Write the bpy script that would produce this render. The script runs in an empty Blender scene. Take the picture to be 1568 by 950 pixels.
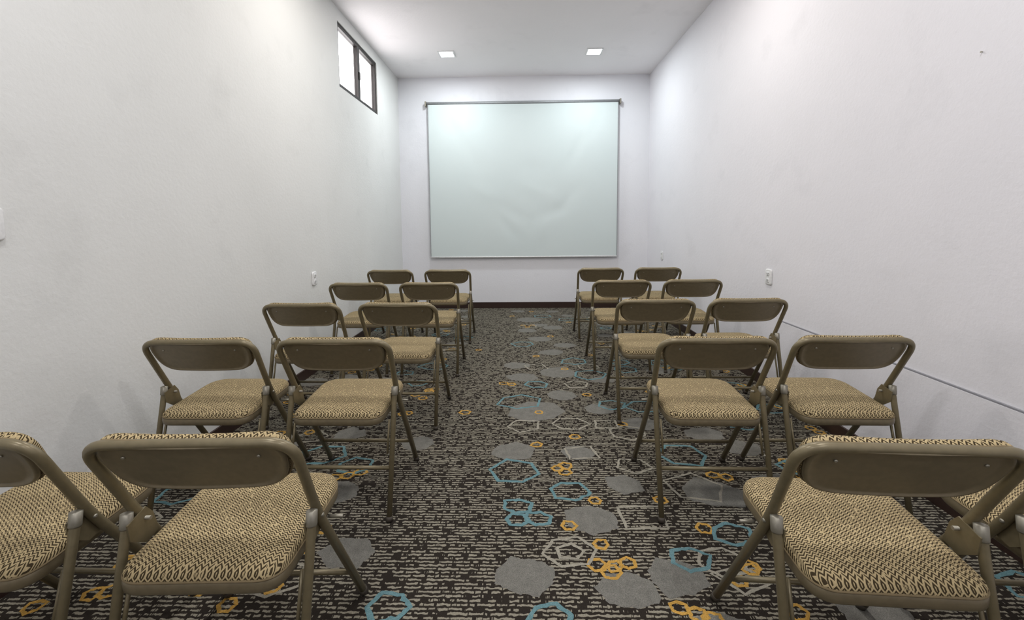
import bpy, bmesh, math, random
from mathutils import Vector, Matrix
random.seed(4)
S=bpy.context.scene
S.view_settings.view_transform='Standard'
S.view_settings.look='None'

# ------------------------------------------------------------------ helpers
def link(o):
    S.collection.objects.link(o); return o
def mesh_obj(name,verts,faces,mats,midx=None,smooth=False,parent=None):
    me=bpy.data.meshes.new(name); me.from_pydata(verts,[],faces); me.validate()
    for m in mats: me.materials.append(m)
    if midx:
        for p,i in zip(me.polygons,midx): p.material_index=i
    if smooth:
        for p in me.polygons: p.use_smooth=True
    me.update()
    o=link(bpy.data.objects.new(name,me))
    if parent: o.parent=parent
    return o
class MB:
    def __init__(s): s.v=[];s.f=[];s.m=[];s.sm=[]
    def box(s,a,b,m=0):
        n=len(s.v)
        for x in (a[0],b[0]):
            for y in (a[1],b[1]):
                for z in (a[2],b[2]): s.v.append((x,y,z))
        for q in ((0,1,3,2),(4,6,7,5),(0,4,5,1),(2,3,7,6),(0,2,6,4),(1,5,7,3)):
            s.f.append(tuple(n+i for i in q)); s.m.append(m); s.sm.append(False)
    def tube(s,pts,r,m=0,seg=12,cap=True):
        pts=[Vector(p) for p in pts]; n0=len(s.v)
        T=[]
        for i in range(len(pts)):
            a=pts[max(i-1,0)];b=pts[min(i+1,len(pts)-1)]
            T.append((b-a).normalized())
        up=Vector((1,0,0)) if abs(T[0].x)<.9 else Vector((0,0,1))
        N=(up-T[0]*up.dot(T[0])).normalized()
        for i,p in enumerate(pts):
            N=(N-T[i]*N.dot(T[i])).normalized(); B=T[i].cross(N)
            rr=r[i] if isinstance(r,(list,tuple)) else r
            for k in range(seg):
                a=2*math.pi*k/seg
                s.v.append(tuple(p+(N*math.cos(a)+B*math.sin(a))*rr))
        for i in range(len(pts)-1):
            for k in range(seg):
                a=n0+i*seg+k;b=n0+i*seg+(k+1)%seg
                s.f.append((a,b,b+seg,a+seg)); s.m.append(m); s.sm.append(True)
        if cap:
            s.f.append(tuple(n0+k for k in range(seg))[::-1]); s.m.append(m); s.sm.append(False)
            e=n0+(len(pts)-1)*seg
            s.f.append(tuple(e+k for k in range(seg))); s.m.append(m); s.sm.append(False)
    def rings(s,outline,prof,fn,m=0):
        n0=len(s.v);n=len(outline)
        for sc,h in prof:
            for x,y in outline: s.v.append(tuple(fn(x*sc,y*sc,h)))
        for i in range(len(prof)-1):
            for k in range(n):
                a=n0+i*n+k;b=n0+i*n+(k+1)%n
                s.f.append((a,b,b+n,a+n)); s.m.append(m); s.sm.append(True)
        for end,rev in ((0,True),(len(prof)-1,False)):
            h=prof[end][1]; c=len(s.v); s.v.append(tuple(fn(0,0,h)))
            for k in range(n):
                a=n0+end*n+k;b=n0+end*n+(k+1)%n
                s.f.append((b,a,c) if rev else (a,b,c)); s.m.append(m); s.sm.append(True)
    def obj(s,name,mats,parent=None):
        me=bpy.data.meshes.new(name); me.from_pydata(s.v,[],s.f)
        for mt in mats: me.materials.append(mt)
        for p,i,q in zip(me.polygons,s.m,s.sm): p.material_index=i; p.use_smooth=q
        me.update()
        o=link(bpy.data.objects.new(name,me))
        if parent: o.parent=parent
        return o
def fillet(pts,rad,n=8):
    P=[Vector(p) for p in pts]; out=[P[0]]
    for i in range(1,len(P)-1):
        r=rad[i-1]; a=(P[i-1]-P[i]).normalized()*r; b=(P[i+1]-P[i]).normalized()*r
        for k in range(n+1):
            t=k/n; out.append(P[i]+a*(1-t)**2+b*t*t)
    out.append(P[-1]); return out
def rrect(w0,w1,h,r0,r1,n=8):
    pts=[]
    c=[(-w0/2,-h/2,r0),(w0/2,-h/2,r0),(w1/2,h/2,r1),(-w1/2,h/2,r1)]
    for i in range(4):
        p=Vector(c[i][:2]);r=c[i][2];a=(Vector(c[i-1][:2])-p).normalized();b=(Vector(c[(i+1)%4][:2])-p).normalized()
        for k in range(n+1):
            t=k/n
            q=p+a*r*(1-t)**2+b*r*t*t
            pts.append((q.x,q.y))
        nx=Vector(c[(i+1)%4][:2]); s0=p+b*r; e=nx-b*c[(i+1)%4][2]
        for k in range(1,8):
            q=s0.lerp(e,k/8); pts.append((q.x,q.y))
    return pts

# ------------------------------------------------------------------ materials
class NT:
    def __init__(s,name):
        s.mat=bpy.data.materials.new(name); s.mat.use_nodes=True
        s.t=s.mat.node_tree; s.b=s.t.nodes['Principled BSDF']
    def n(s,k,**kw):
        x=s.t.nodes.new(k)
        for a,b in kw.items(): setattr(x,a,b)
        return x
    def l(s,a,b): s.t.links.new(a,b)
    def m(s,op,a,b=None,c=None):
        x=s.n('ShaderNodeMath',operation=op)
        for i,q in enumerate((a,b,c)):
            if q is None: continue
            if isinstance(q,(int,float)): x.inputs[i].default_value=q
            else: s.l(q,x.inputs[i])
        return x.outputs[0]
    def mix(s,f,a,b):
        x=s.n('ShaderNodeMix',data_type='RGBA')
        if isinstance(f,(int,float)): x.inputs[0].default_value=f
        else: s.l(f,x.inputs[0])
        for i,q in ((6,a),(7,b)):
            if isinstance(q,tuple): x.inputs[i].default_value=(*q,1)
            else: s.l(q,x.inputs[i])
        return x.outputs[2]
    def noise(s,vec,scale,detail=2,rough=.5):
        x=s.n('ShaderNodeTexNoise'); x.inputs['Scale'].default_value=scale
        x.inputs['Detail'].default_value=detail; x.inputs['Roughness'].default_value=rough
        if vec is not None: s.l(vec,x.inputs['Vector'])
        return x.outputs[0]
    def obj(s): return s.n('ShaderNodeTexCoord').outputs['Object']
    def xyz(s,v):
        x=s.n('ShaderNodeSeparateXYZ'); s.l(v,x.inputs[0]); return x.outputs
    def comb(s,a,b,c=0.0):
        x=s.n('ShaderNodeCombineXYZ')
        for i,q in enumerate((a,b,c)):
            if isinstance(q,(int,float)): x.inputs[i].default_value=q
            else: s.l(q,x.inputs[i])
        return x.outputs[0]
    def ramp(s,f,lo,hi):
        x=s.n('ShaderNodeMapRange'); s.l(f,x.inputs[0]); x.inputs[1].default_value=lo; x.inputs[2].default_value=hi
        return x.outputs[0]
    def bump(s,h,st,dist):
        x=s.n('ShaderNodeBump'); x.inputs['Strength'].default_value=st; x.inputs['Distance'].default_value=dist
        s.l(h,x.inputs['Height']); s.l(x.outputs[0],s.b.inputs['Normal'])
    def col(s,c):
        if isinstance(c,tuple): s.b.inputs['Base Color'].default_value=(*c,1)
        else: s.l(c,s.b.inputs['Base Color'])
    def set(s,rough=.5,metal=0,spec=.5):
        s.b.inputs['Roughness'].default_value=rough; s.b.inputs['Metallic'].default_value=metal
        s.b.inputs['Specular IOR Level'].default_value=spec
def plain(name,c,rough=.5,metal=0,spec=.5):
    t=NT(name); o=t.obj(); n=t.noise(o,60,2)
    t.col(t.mix(t.ramp(n,.35,.65),tuple(x*.93 for x in c),tuple(min(1,x*1.05) for x in c))); t.set(rough,metal,spec); return t.mat
def wallmat(name,c,c2):
    t=NT(name); o=t.obj()
    big=t.noise(o,.9,3,.55)
    base=t.mix(t.ramp(big,.35,.68),c,c2)
    sm=t.m('MULTIPLY',t.ramp(t.noise(o,2.3,4,.6),.58,.78),.45)   # faint scuffs
    t.col(t.mix(sm,base,tuple(x*.85 for x in c2))); t.set(.6,0,.3)
    f=t.m('ADD',t.noise(o,55,4,.6),t.m('MULTIPLY',t.noise(o,7,2),1.0))
    t.bump(f,.35,.004); return t.mat
M_wallL=wallmat('plaster_wall_left',(.755,.76,.745),(.71,.715,.70))
M_wallR=wallmat('plaster_wall_right',(.80,.785,.82),(.76,.75,.785))
M_wallB=wallmat('plaster_wall_back',(.80,.80,.83),(.77,.77,.81))
M_ceil=wallmat('plaster_ceiling',(.90,.88,.89),(.87,.85,.86))
M_base=plain('dark_brown_wood',(.035,.018,.014),.4)
M_white=plain('white_plastic',(.78,.78,.78),.35)
M_gap_shade=plain('grey_gap_shade',(.25,.25,.27),.7)
M_dark=plain('dark_slot',(.02,.02,.02),.5)
M_frame=plain('dark_bronze_aluminium',(.018,.015,.014),.45,.2)
M_steel=plain('steel_bracket',(.30,.28,.23),.4,.6)
M_grey_al=plain('grey_screen_edge',(.30,.31,.32),.5,.2)
M_paint=plain('taupe_painted_steel',(.185,.152,.088),.34,.3)
M_panel=plain('taupe_panel_steel',(.180,.145,.088),.36,.25)
M_rubber=plain('brown_rubber_foot',(.05,.04,.03),.6)
M_welt=plain('fabric_piping',(.20,.15,.08),.9)
t=NT('projector_screen_cloth'); o=t.obj()
s=t.noise(o,1.5,2)
t.col(t.mix(s,(.62,.69,.69),(.66,.72,.715))); t.set(1.0,0,.0); M_screen=t.mat
t=NT('herringbone_fabric'); o=t.obj(); X,Y,Z=t.xyz(o)
p=t.m('SUBTRACT',Y,Z)
tri=t.m('PINGPONG',X,.0075)
ph=t.m('DIVIDE',t.m('ADD',p,t.m('MULTIPLY',tri,.9)),.0074)
fr=t.m('FRACT',ph)
dark=t.m('LESS_THAN',fr,.48)
br=t.m('GREATER_THAN',t.noise(t.comb(t.m('MULTIPLY',X,190),t.m('MULTIPLY',t.m('FLOOR',ph),3.7)),1,1),.36)
dk=t.m('MULTIPLY',dark,br)
base=t.mix(t.noise(o,400,2),(.33,.25,.13),(.57,.46,.27))
t.col(t.mix(dk,base,(.052,.037,.019))); t.set(.9,0,.15)
t.bump(t.m('SUBTRACT',1.0,dk),.5,.001); M_fab=t.mat
t=NT('carpet_streaks'); o=t.obj(); X,Y,Z=t.xyz(o)
w=t.noise(t.comb(t.m('MULTIPLY',X,50),t.m('MULTIPLY',Y,50)),1,2)
ph=t.m('ADD',t.m('DIVIDE',Y,.0160),t.m('MULTIPLY',w,1.0))
fl=t.m('FLOOR',ph); fr=t.m('FRACT',ph)
line=t.m('LESS_THAN',fr,t.m('ADD',.27,t.m('MULTIPLY',t.noise(o,70,2),.40)))
g=t.m('GREATER_THAN',t.noise(t.comb(t.m('MULTIPLY',X,30),t.m('MULTIPLY',fl,5.37)),1,3,.7),.465)
lg=t.m('MULTIPLY',line,g)
pile=t.noise(o,500,3,.7)
pr=t.ramp(pile,.3,.7)
dk=t.mix(pr,(.012,.0095,.008),(.042,.034,.027))
lt=t.mix(pr,(.13,.12,.095),(.42,.385,.30))
t.col(t.mix(lg,dk,lt)); t.set(.95,0,.1); t.bump(pile,.6,.003); M_carpet=t.mat
def pilemat(name,a,b,mixd=.0):
    t=NT(name); o=t.obj(); n=t.ramp(t.noise(o,450,3,.7),.35,.65)
    m2=t.m('MULTIPLY',t.ramp(t.noise(o,28,3,.6),.4,.65),.25)
    t.col(t.mix(m2,t.mix(n,a,b),tuple(x*.6 for x in a))); t.set(.95,0,.1); t.bump(t.noise(o,500,2),.6,.003); return t.mat
M_grey=pilemat('carpet_grey',(.11,.107,.095),(.26,.25,.222))
M_blue=pilemat('carpet_blue',(.08,.17,.19),(.19,.32,.34))
M_org=pilemat('carpet_ochre',(.34,.19,.035),(.68,.41,.11))
M_bei=pilemat('carpet_beige',(.22,.205,.17),(.44,.41,.33))
def emit(name,c,st):
    m=bpy.data.materials.new(name); m.use_nodes=True; b=m.node_tree.nodes['Principled BSDF']
    b.inputs['Base Color'].default_value=(1,1,1,1)
    b.inputs['Emission Color'].default_value=(*c,1); b.inputs['Emission Strength'].default_value=st; return m
M_led=emit('led_panel',(.92,.97,1),12)
g=bpy.data.materials.new('window_glass'); g.use_nodes=True; nt=g.node_tree; nt.nodes.clear()
a=nt.nodes.new('ShaderNodeBsdfTransparent'); b=nt.nodes.new('ShaderNodeBsdfGlossy'); b.inputs['Roughness'].default_value=.05
mx=nt.nodes.new('ShaderNodeMixShader'); mx.inputs[0].default_value=.06; oo=nt.nodes.new('ShaderNodeOutputMaterial')
nt.links.new(a.outputs[0],mx.inputs[1]); nt.links.new(b.outputs[0],mx.inputs[2]); nt.links.new(mx.outputs[0],oo.inputs[0]); M_glass=g

# ------------------------------------------------------------------ room
XL,XR,YB,YR,H=-1.74,1.79,6.20,-1.9,3.28
T=.16
b=MB(); b.box((XL-T,YR-T,-.1),(XR+T,YB+T,0)); floor=b.obj('floor',[M_carpet])
b=MB(); b.box((XL-T,YR-T,H),(XR+T,YB+T,H+.1)); b.obj('ceiling',[M_ceil])
b=MB(); b.box((XL-T,YB,0),(XR+T,YB+T,H)); b.obj('wall_back',[M_wallB])
b=MB(); b.box((XR,YR,0),(XR+T,YB,H)); b.obj('wall_right',[M_wallR])
b=MB(); b.box((XL-T,YR-T,0),(XR+T,YR,H)); b.obj('wall_front',[M_wallB])
WY0,WY1,WZ0,WZ1=4.20,5.30,2.55,3.16
b=MB()
b.box((XL-T,YR,0),(XL,YB,WZ0)); b.box((XL-T,YR,WZ1),(XL,YB,H))
b.box((XL-T,YR,WZ0),(XL,WY0,WZ1)); b.box((XL-T,WY1,WZ0),(XL,YB,WZ1)); b.obj('wall_left',[M_wallL])
b=MB(); x0,x1=XL-.055,XL-.012; fw=.038
b.box((x0,WY0,WZ0),(x1,WY1,WZ0+fw)); b.box((x0,WY0,WZ1-fw),(x1,WY1,WZ1))
b.box((x0,WY0,WZ0+fw),(x1,WY0+fw,WZ1-fw)); b.box((x0,WY1-fw,WZ0+fw),(x1,WY1,WZ1-fw))
ym=(WY0+WY1)/2; b.box((x0,ym-.03,WZ0+fw),(x1,ym+.03,WZ1-fw))
b.box((x1,ym-.012,WZ0+fw+.2),(x1+.012,ym+.012,WZ0+fw+.28))
b.box((x0+.015,WY0+fw,WZ0+fw),(x0+.02,ym-.03,WZ1-fw),1); b.box((x0+.015,ym+.03,WZ0+fw),(x0+.02,WY1-fw,WZ1-fw),1)
b.obj('window_1',[M_frame,M_glass])
b=MB(); b.box((XL,YB-.014,0),(XR,YB,.085)); b.obj('baseboard_back',[M_base])
b=MB(); b.box((XL,YR,0),(XL+.012,YB-.014,.08)); b.obj('baseboard_left',[M_base])
b=MB(); b.box((XR-.012,3.02,0),(XR,YB-.014,.08)); b.box((XR-.026,YR,0),(XR-.014,3.0,.08)); b.obj('baseboard_right',[M_base])
b=MB(); b.box((XR-.014,YR,0),(XR,3.0,.530)); b.box((XR-.012,YR,.530),(XR,3.0,.537),1); b.obj('trim_1',[M_wallR,M_gap_shade])  # grey strip along the panel top is painted shadow of the gap behind it
D=YR+.002
b=MB(); b.box((-.45,D,.002),(.45,D+.04,2.05)); b.box((-.52,D,.002),(-.45,D+.06,2.12),0); b.box((.45,D,.002),(.52,D+.06,2.12)); b.box((-.45,D,2.05),(.45,D+.06,2.12))
b.tube([(.36,D+.04,1.0),(.36,D+.09,1.0),(.25,D+.09,1.0)],.01,1); b.obj('door_1',[M_base,M_steel])

# ------------------------------------------------------------------ ceiling lights
def lamp(x,y,p,c=(.95,.97,1.0)):
    e=link(bpy.data.objects.new('recessed_ceiling_light',None)); e.location=(x,y,H)
    b=MB(); w=.098; q=.080
    b.box((-w,-w,-.008),(w,-q,0)); b.box((-w,q,-.008),(w,w,0)); b.box((-w,-q,-.008),(-q,q,0)); b.box((q,-q,-.008),(w,q,0))
    b.box((-q,-q,-.003),(q,q,-.0005),1)
    b.obj('lamp_body',[M_white,M_led],e)
    l=bpy.data.lights.new('led','AREA'); l.shape='SQUARE'; l.size=.16; l.energy=p; l.color=c
    o=link(bpy.data.objects.new('led_light',l)); o.parent=e; o.location=(0,0,-.012)
for y in (5.37,3.1,.9,-1.0):
    for x in (-.90,.88): lamp(x,y,17,(.91,.98,1.0) if y>5 else ((1,.94,.88) if y>3 else (1,.985,.985)))

# ------------------------------------------------------------------ projector screen
SX0,SX1,SZ0,SZ1=-1.33,1.36,.75,2.90
e=link(bpy.data.objects.new('projector_screen',None)); e.location=(0,YB,0)
nx,nz=140,100; V=[];F=[]
def fold(x,z,x0,z0,x1,z1,w):
    dx,dz=x1-x0,z1-z0; L2=dx*dx+dz*dz; tt=max(0,min(1,((x-x0)*dx+(z-z0)*dz)/L2))
    d=math.hypot(x-x0-dx*tt,z-z0-dz*tt); return math.exp(-(d/w)**2)*math.sin(math.pi*min(1,max(0.03,tt*.96+.02)))
FO=[(.08,.97,.28,.55,.035,.007),(.13,.98,.22,.62,.03,-.006),(.92,.97,.72,.55,.035,.007),(.88,.98,.80,.62,.03,-.006),(.30,.40,.55,.22,.04,.004),(.45,.50,.72,.36,.04,-.003),(.55,.24,.75,.34,.04,.004),(.35,.30,.48,.10,.03,.004),(.62,.30,.60,.08,.03,-.004),(.2,.5,.4,.33,.04,-.004),(.5,.62,.62,.55,.04,.003),(.8,.5,.68,.25,.035,.004)]
for j in range(nz+1):
    for i in range(nx+1):
        u=i/nx;v=j/nz
        x=SX0+.02+(SX1-SX0-.04)*u; z=SZ0+(SZ1-SZ0)*v
        w=.003*math.sin(8*u+3*v)
        for f in FO: w+=1.5*f[5]*fold(u,v,*f[:5])
        V.append((x,-.05+w,z))
for j in range(nz):
    for i in range(nx):
        a=j*(nx+1)+i; F.append((a,a+1,a+nx+2,a+nx+1))
mesh_obj('screen_cloth',V,F,[M_screen],smooth=True,parent=e)
b=MB()
b.tube([(SX0,-.045,SZ1+.01),(SX1,-.045,SZ1+.01)],.020,2,16)
b.box((SX0-.02,-.075,SZ1-.03),(SX0,-.002,SZ1+.035),1); b.box((SX1,-.075,SZ1-.03),(SX1+.02,-.002,SZ1+.035),1)
b.tube([(SX0+.015,-.045,SZ0),(SX1-.015,-.045,SZ0)],.013,0,12)
b.obj('screen_roller',[M_white,M_steel,M_grey_al],e)
b=MB(); b.box((SX0+.014,-.056,SZ0),(SX0+.022,-.045,SZ1)); b.box((SX1-.022,-.056,SZ0),(SX1-.014,-.045,SZ1)); b.obj('screen_edge',[M_grey_al],e)

# ------------------------------------------------------------------ outlets
def outlet(name,x,y,z,side,sw=False):
    e=link(bpy.data.objects.new(name,None)); e.location=(x,y,z); e.rotation_euler=(0,0,math.radians(90*side))
    b=MB(); o=rrect(.078,.078,.115,.02,.02,5)
    fn=lambda a,c,h:(a,-h,c)
    b.rings(o,[(1,0.0005),(1,.006),(.95,.010),(.86,.011)],fn,0)
    if sw:
        b.rings(rrect(.035,.035,.065,.006,.006,4),[(1,.010),(1,.014),(.9,.0165)],fn,0)
    else:
        for dz in (-.024,.024):
            b.rings(rrect(.036,.036,.032,.012,.012,4),[(1,.010),(1,.013),(.95,.0135)],lambda a,c,h:(a,-h,c+dz),0)
            for dx in (-.007,.007): b.box((dx-.0014,-.0145,dz-.004),(dx+.0014,-.013,dz+.006),1)
            b.box((-.002,-.0145,dz-.011),(.002,-.013,dz-.0075),1)
    b.obj('plate',[M_white,M_dark],e)
outlet('wall_outlet',XL,3.53,.78,1)
outlet('wall_outlet',XR,3.15,.82,-1)
outlet('wall_outlet',XR,5.55,.80,-1)
outlet('light_switch',XL,1.368,1.235,1,True)
b=MB(); b.tube([(XR+.001,1.77,1.87),(XR-.006,1.77,1.87)],.002,0,8); b.tube([(XR-.006,1.77,1.87),(XR-.007,1.77,1.87)],.0035,0,8); b.obj('wall_nail',[M_steel])

# ------------------------------------------------------------------ chair mesh
c=MB()
TW=.2225; r=.0118
TY,TZ=-.185,.742
PZ=.492
path=fillet([(-TW,.24,.012),(-TW,-.060,PZ),(-TW-.010,TY,TZ),(TW+.010,TY,TZ),(TW,-.060,PZ),(TW,.24,.012)],[.07,.065,.065,.07],10)
c.tube(path,r,0,14)
for sgn in (-1,1):
    x=sgn*(TW+.002)
    c.tube(fillet([(x,-.095,.507),(x,-.105,.460),(x,-.215,.012)],[.03],5),.011,0,14)
    c.tube([(x,-.0935,.524),(x,-.094,.521),(x,-.099,.489),(x,-.0995,.486)],[.006,.0135,.0135,.0125],3,14)
    xi=sgn*(TW-.012)
    b0=min(xi,xi+sgn*.004); b1=max(xi,xi+sgn*.004)
    n=len(c.v)
    poly=[(-.110,.499),(-.055,.513),(-.035,.486),(-.02,.430),(-.06,.42),(-.105,.455)]
    for xx in (b0,b1):
        for y,z in poly: c.v.append((xx,y,z))
    k=len(poly)
    c.f.append(tuple(n+i for i in range(k))); c.m.append(0); c.sm.append(False)
    c.f.append(tuple(n+k+i for i in range(k))[::-1]); c.m.append(0); c.sm.append(False)
    for i in range(k):
        j=(i+1)%k; c.f.append((n+i,n+i+k,n+j+k,n+j)); c.m.append(0); c.sm.append(False)
    for (y,z) in ((-.058,PZ-.007),(.062,.396)):
        c.tube([(sgn*(TW-.025),y,z),(sgn*(TW+.013),y,z),(sgn*(TW+.015),y,z)],[.005,.005,.003],3,10)
    c.tube([(sgn*(TW-.018),-.115,.385),(sgn*(TW-.018),-.155,.25)],.005,0,8)
    c.tube([(sgn*(TW-.020),-.155,.25),(sgn*(TW+.010),-.155,.25)],.005,3,8)
    c.tube([(x,-.2135,.018),(x,-.218,0.0)],[.0135,.0145],4,14)
    c.tube([(sgn*TW,.2315,.026),(sgn*TW,.247,0.0)],[.0135,.0145],4,14)
def lerp(a,b,t): return a+(b-a)*t
zf=.15; yf=lerp(.24,-.060,(zf-.012)/(PZ-.012))
c.tube([(-TW,yf,zf),(TW,yf,zf)],.008,0,10)
zr=.20; yr=lerp(-.215,-.105,(zr-.012)/.448)
c.tube([(-TW,yr,zr),(TW,yr,zr)],.008,0,10)
so=rrect(.380,.400,.375,.06,.085,9)
def sf(x,y,h): return (x,y,.387+.055*(y+.1875)+h)
c.rings(so,[(.90,.004),(.95,0),(.985,.001),(1.0,.005),(1.004,.016),(1.0,.028),(.985,.032)],sf,1)
prof=[(.97,.028),(.990,.031),(.995,.036),(.985,.043),(.96,.048),(.90,.053),(.8,.057),(.65,.060),(.5,.062),(.35,.063),(.2,.0635),(.08,.064)]
c.rings(so,prof,sf,2)
c.tube([sf(x*.992,y*.992,.032) for x,y in so+so[:1]],.0032,5,6,False)
d=Vector((0,-.060-TY,PZ-TZ)).normalized(); nrm=Vector((0,d.z,-d.y)).normalized()
bo=rrect(.390,.428,.150,.075,.06,9)
top=Vector((0,TY,TZ+.002)); cen=top+d*.075
def bf(x,y,h):
    bow=.010*(1-(x/.215)**2)
    return cen+Vector((x,0,0))-d*y+nrm*(h+bow-.004)
c.rings(bo,[(.97,-.002),(1.0,0),(1.0,.006),(.985,.009),(.95,.0085),(.93,.005),(.85,.0045),(.6,.0045),(.3,.0045)],bf,1)
po=rrect(.395,.440,.156,.075,.06,9)
def pf(x,y,h):
    q=bf(x,y,0); return q-nrm*h+Vector((0,0,.004))
c.rings(po,[(.97,0.000),(1.0,.004),(1.005,.012),(.99,.020),(.95,.025),(.85,.028),(.6,.030),(.3,.031)],pf,2)
c.tube([pf(x*1.002,y*1.002,.003) for x,y in po+po[:1]],.0032,5,6,False)
for x in (-.15,.15):
    q=bf(x,.035,.004); c.tube([q,q+nrm*.003,q+nrm*.004],[.004,.004,.002],3,10)
proto=c.obj('folding_chair',[M_paint,M_panel,M_fab,M_steel,M_rubber,M_welt])
bm=bmesh.new(); bm.from_mesh(proto.data); bmesh.ops.recalc_face_normals(bm,faces=bm.faces); bm.to_mesh(proto.data); bm.free()
L=[(-.748,1.08,2.5),(-1.325,1.08,0),(-.780,1.895,0),(-1.345,1.895,1),(-.745,2.69,0),(-1.325,2.69,0),(-.755,3.58,0),(-1.325,3.58,0),(-.769,4.54,0),(-1.36,4.54,0),
   (.826,1.068,-3),(1.40,1.075,-2),(.787,1.90,0),(1.337,1.91,0),(.809,2.77,0),(1.362,2.78,0),(.805,3.66,0),(1.38,3.67,0),(.807,4.62,0),(1.403,4.63,0)]
first=True
for x,y,a in L:
    o=proto if first else link(bpy.data.objects.new('folding_chair',proto.data))
    first=False
    o.location=(x,y,0.0025); o.rotation_euler=(0,0,math.radians(a+random.uniform(-.8,.8)))

# ------------------------------------------------------------------ carpet motifs (tufted inlays, part of the floor)
rnd=random.Random(11)
mv=[];mf=[];mm=[]
def poly(cx,cy,r,n,ax,rot,jit,sub=5,jj=.005):
    P=[]
    for i in range(n):
        a=rot+2*math.pi*i/n; rr=r*(1+rnd.uniform(-jit,jit))
        P.append((rr*math.cos(a)*ax,rr*math.sin(a)))
    out=[]
    for i in range(n):
        p,q=P[i],P[(i+1)%n]
        for k in range(sub):
            t=k/sub; j=rnd.uniform(-jj,jj)*(1 if r>.05 else .4); j2=rnd.uniform(-jj,jj)*(1 if r>.05 else .4)
            out.append((cx+p[0]+(q[0]-p[0])*t+j,cy+p[1]+(q[1]-p[1])*t+j2))
    return out
zc=[.0006]
def fill(cx,cy,r,ax=1.,m=0):
    zc[0]=.0005+rnd.random()*.0003
    P=poly(cx,cy,r,rnd.choice((6,7,8)),ax,rnd.random()*6,.14); n=len(mv)
    mv.append((cx,cy,zc[0])); mv.extend((x,y,zc[0]) for x,y in P)
    for i in range(len(P)): mf.append((n,n+1+i,n+1+(i+1)%len(P))); mm.append(m)
def ring(cx,cy,r,w,m,ax=1.,nn=6):
    z=.0009+rnd.random()*.0004
    P=poly(cx,cy,r,nn,ax,rnd.random()*6,.14,4,.003); n=len(mv); k=len(P)
    for x,y in P: mv.append((x,y,z))
    for x,y in P:
        dx,dy=x-cx,y-cy; l=math.hypot(dx,dy); q=max(.1,(l-w*rnd.uniform(.8,1.25))/l); mv.append((cx+dx*q,cy+dy*q,z))
    for i in range(k):
        j=(i+1)%k; mf.append((n+i,n+j,n+k+j,n+k+i)); mm.append(m)
G=[(0.0,1.41,.085),(0.28,1.7,.1),(0.34,1.36,.085),(0.52,1.41,.085),(-0.06,2.23,.10),(0.29,2.22,.07),(0.47,1.94,.08),(0.85,1.88,.11),(0.08,2.73,.15),(0.5,2.76,.08),(-0.66,1.51,.085),(0.27,3.0,.09),(-0.01,3.35,.1),(0.29,3.47,.12),(-0.06,3.64,.09),(0.27,4.02,.1),(0.08,5.41,.13),(-0.59,2.31,.08),(.18,4.5,.1),(.42,4.25,.09),(.05,4.85,.1),(.35,5.0,.1),(.72,2.55,.09),(.62,3.3,.08)]
for x,y,r_ in G: fill(x,y,r_,1.25)
B=[(-0.04,2.04,.11),(-0.03,2.88,.12),(0.2,1.89,.08),(-0.03,1.78,.055),(0.06,1.7,.055),(-.03,1.69,.045),(0.6,1.49,.07),(0.83,2.2,.11),(0.81,1.62,.07),(-0.43,1.28,.065),(0.08,1.25,.06),(-1.07,2.19,.11),(0.54,3.4,.11),(0.59,2.83,.09),(.1,3.2,.08),(.45,3.75,.1),(.0,4.3,.1)]
for x,y,r_ in B: ring(x,y,r_,.016,1,1.25)
O=[(0.07,2.3),(0.17,2.07),(.21,2.09),(.20,2.04),(0.31,1.82),(0.18,1.66),(0.29,1.56),(0.26,1.46),(0.32,1.455),(.30,1.43),(0.37,1.47),(0.29,2.39),(.1,2.71),(.60,2.55),(.45,3.0),(.72,1.65),(.60,1.83),(.91,2.02),(.97,2.0),(.49,1.29),(.54,1.27),(.58,1.25),(-.09,3.2),(-.15,3.22),(-.86,2.0),(-.81,2.03),(-.92,1.98),(-.38,2.71),(-1.48,1.5),(-1.42,1.53),(-1.45,1.44),(-.70,3.08),(-.66,3.1),(-.96,1.28),(.85,1.28),(-.43,4.1),(.61,3.93),(.35,3.55),(.12,3.9),(.3,4.6)]
for x,y in O: ring(x,y,rnd.uniform(.03,.038),.012,2,1.1,6)
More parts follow.
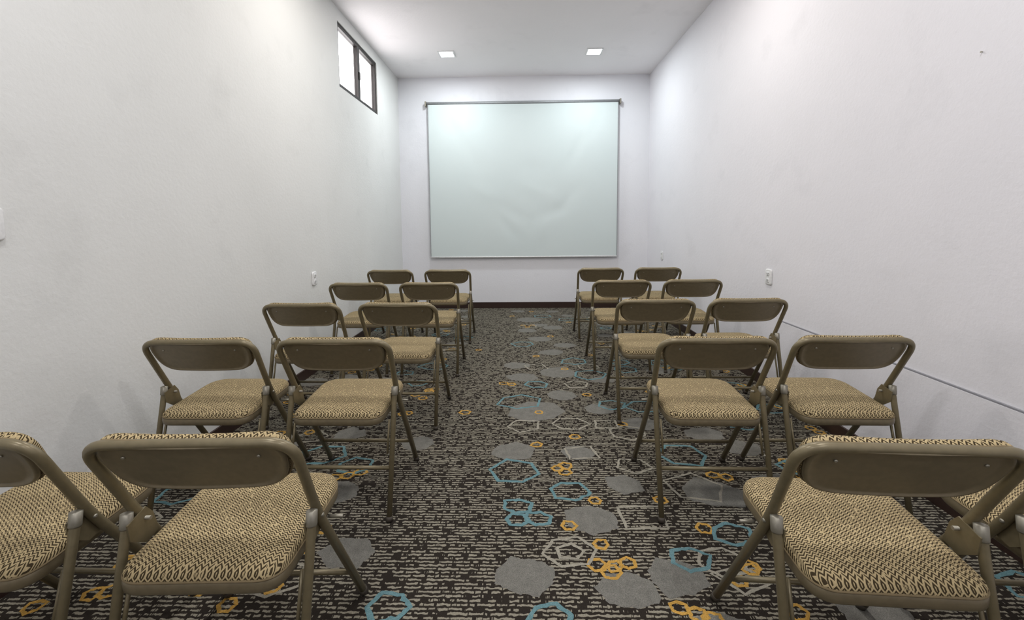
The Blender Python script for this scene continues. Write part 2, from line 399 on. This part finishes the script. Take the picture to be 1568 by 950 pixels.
W=[(.17,1.52,.09),(.17,1.52,.05),(.49,1.71,.10),(.61,2.44,.09),(.28,2.55,.09),(.30,2.22,.09),(.79,1.92,.11),(.55,2.1,.08),(.71,1.48,.08),(.50,2.55,.08),(0,2.52,.09),(.4,3.2,.08),(.1,3.6,.09),(.55,3.6,.08)]
for x,y,r_ in W: ring(x,y,r_,.012,3,1.3,rnd.choice((4,5,6)))
for (xa,xb) in ((-1.65,-.62),(.80,1.70),(-.15,.65)):
    y=-1.6
    while y<6.0:
        x=xa+rnd.random()*.2
        while x<xb:
            skip=(xa==-.15 and 1.2<y<4.7)
            px,py=x+rnd.uniform(-.08,.08),y+rnd.uniform(-.1,.1)
            k=rnd.random()
            if not skip and min(math.hypot(px-q[0],py-q[1]) for q in G+B)>.17:
                if k<.35: fill(px,py,rnd.uniform(.07,.10),1.25)
                elif k<.55: ring(px,py,rnd.uniform(.06,.1),.015,1,1.25)
                elif k<.75: ring(px,py,rnd.uniform(.07,.1),.012,3,1.3,rnd.choice((4,5,6)))
                if k>.45:
                    for _ in range(rnd.choice((1,2,3))): ring(px+rnd.uniform(-.08,.08),py+rnd.uniform(-.08,.08),.033,.012,2,1.1)
            x+=.27
        y+=.27
mesh_obj('carpet_motifs',mv,mf,[M_grey,M_blue,M_org,M_bei],mm,parent=floor)

# ------------------------------------------------------------------ camera
cam=bpy.data.cameras.new('camera'); co=link(bpy.data.objects.new('camera',cam)); S.camera=co
cam.sensor_width=36; cam.lens=660/1568*36; cam.shift_y=-82/1568; cam.clip_start=.02
yaw,pitch,roll=math.radians(1.39),math.radians(4.33),math.radians(-.5)
co.matrix_world=Matrix.Translation((0,0,1.22))@Matrix.Rotation(yaw,4,'Z')@Matrix.Rotation(math.pi/2-pitch,4,'X')@Matrix.Rotation(roll,4,'Z')
w=bpy.data.worlds.new('world'); S.world=w; w.use_nodes=True
w.node_tree.nodes['Background'].inputs[0].default_value=(1,.96,.97,1); w.node_tree.nodes['Background'].inputs[1].default_value=7
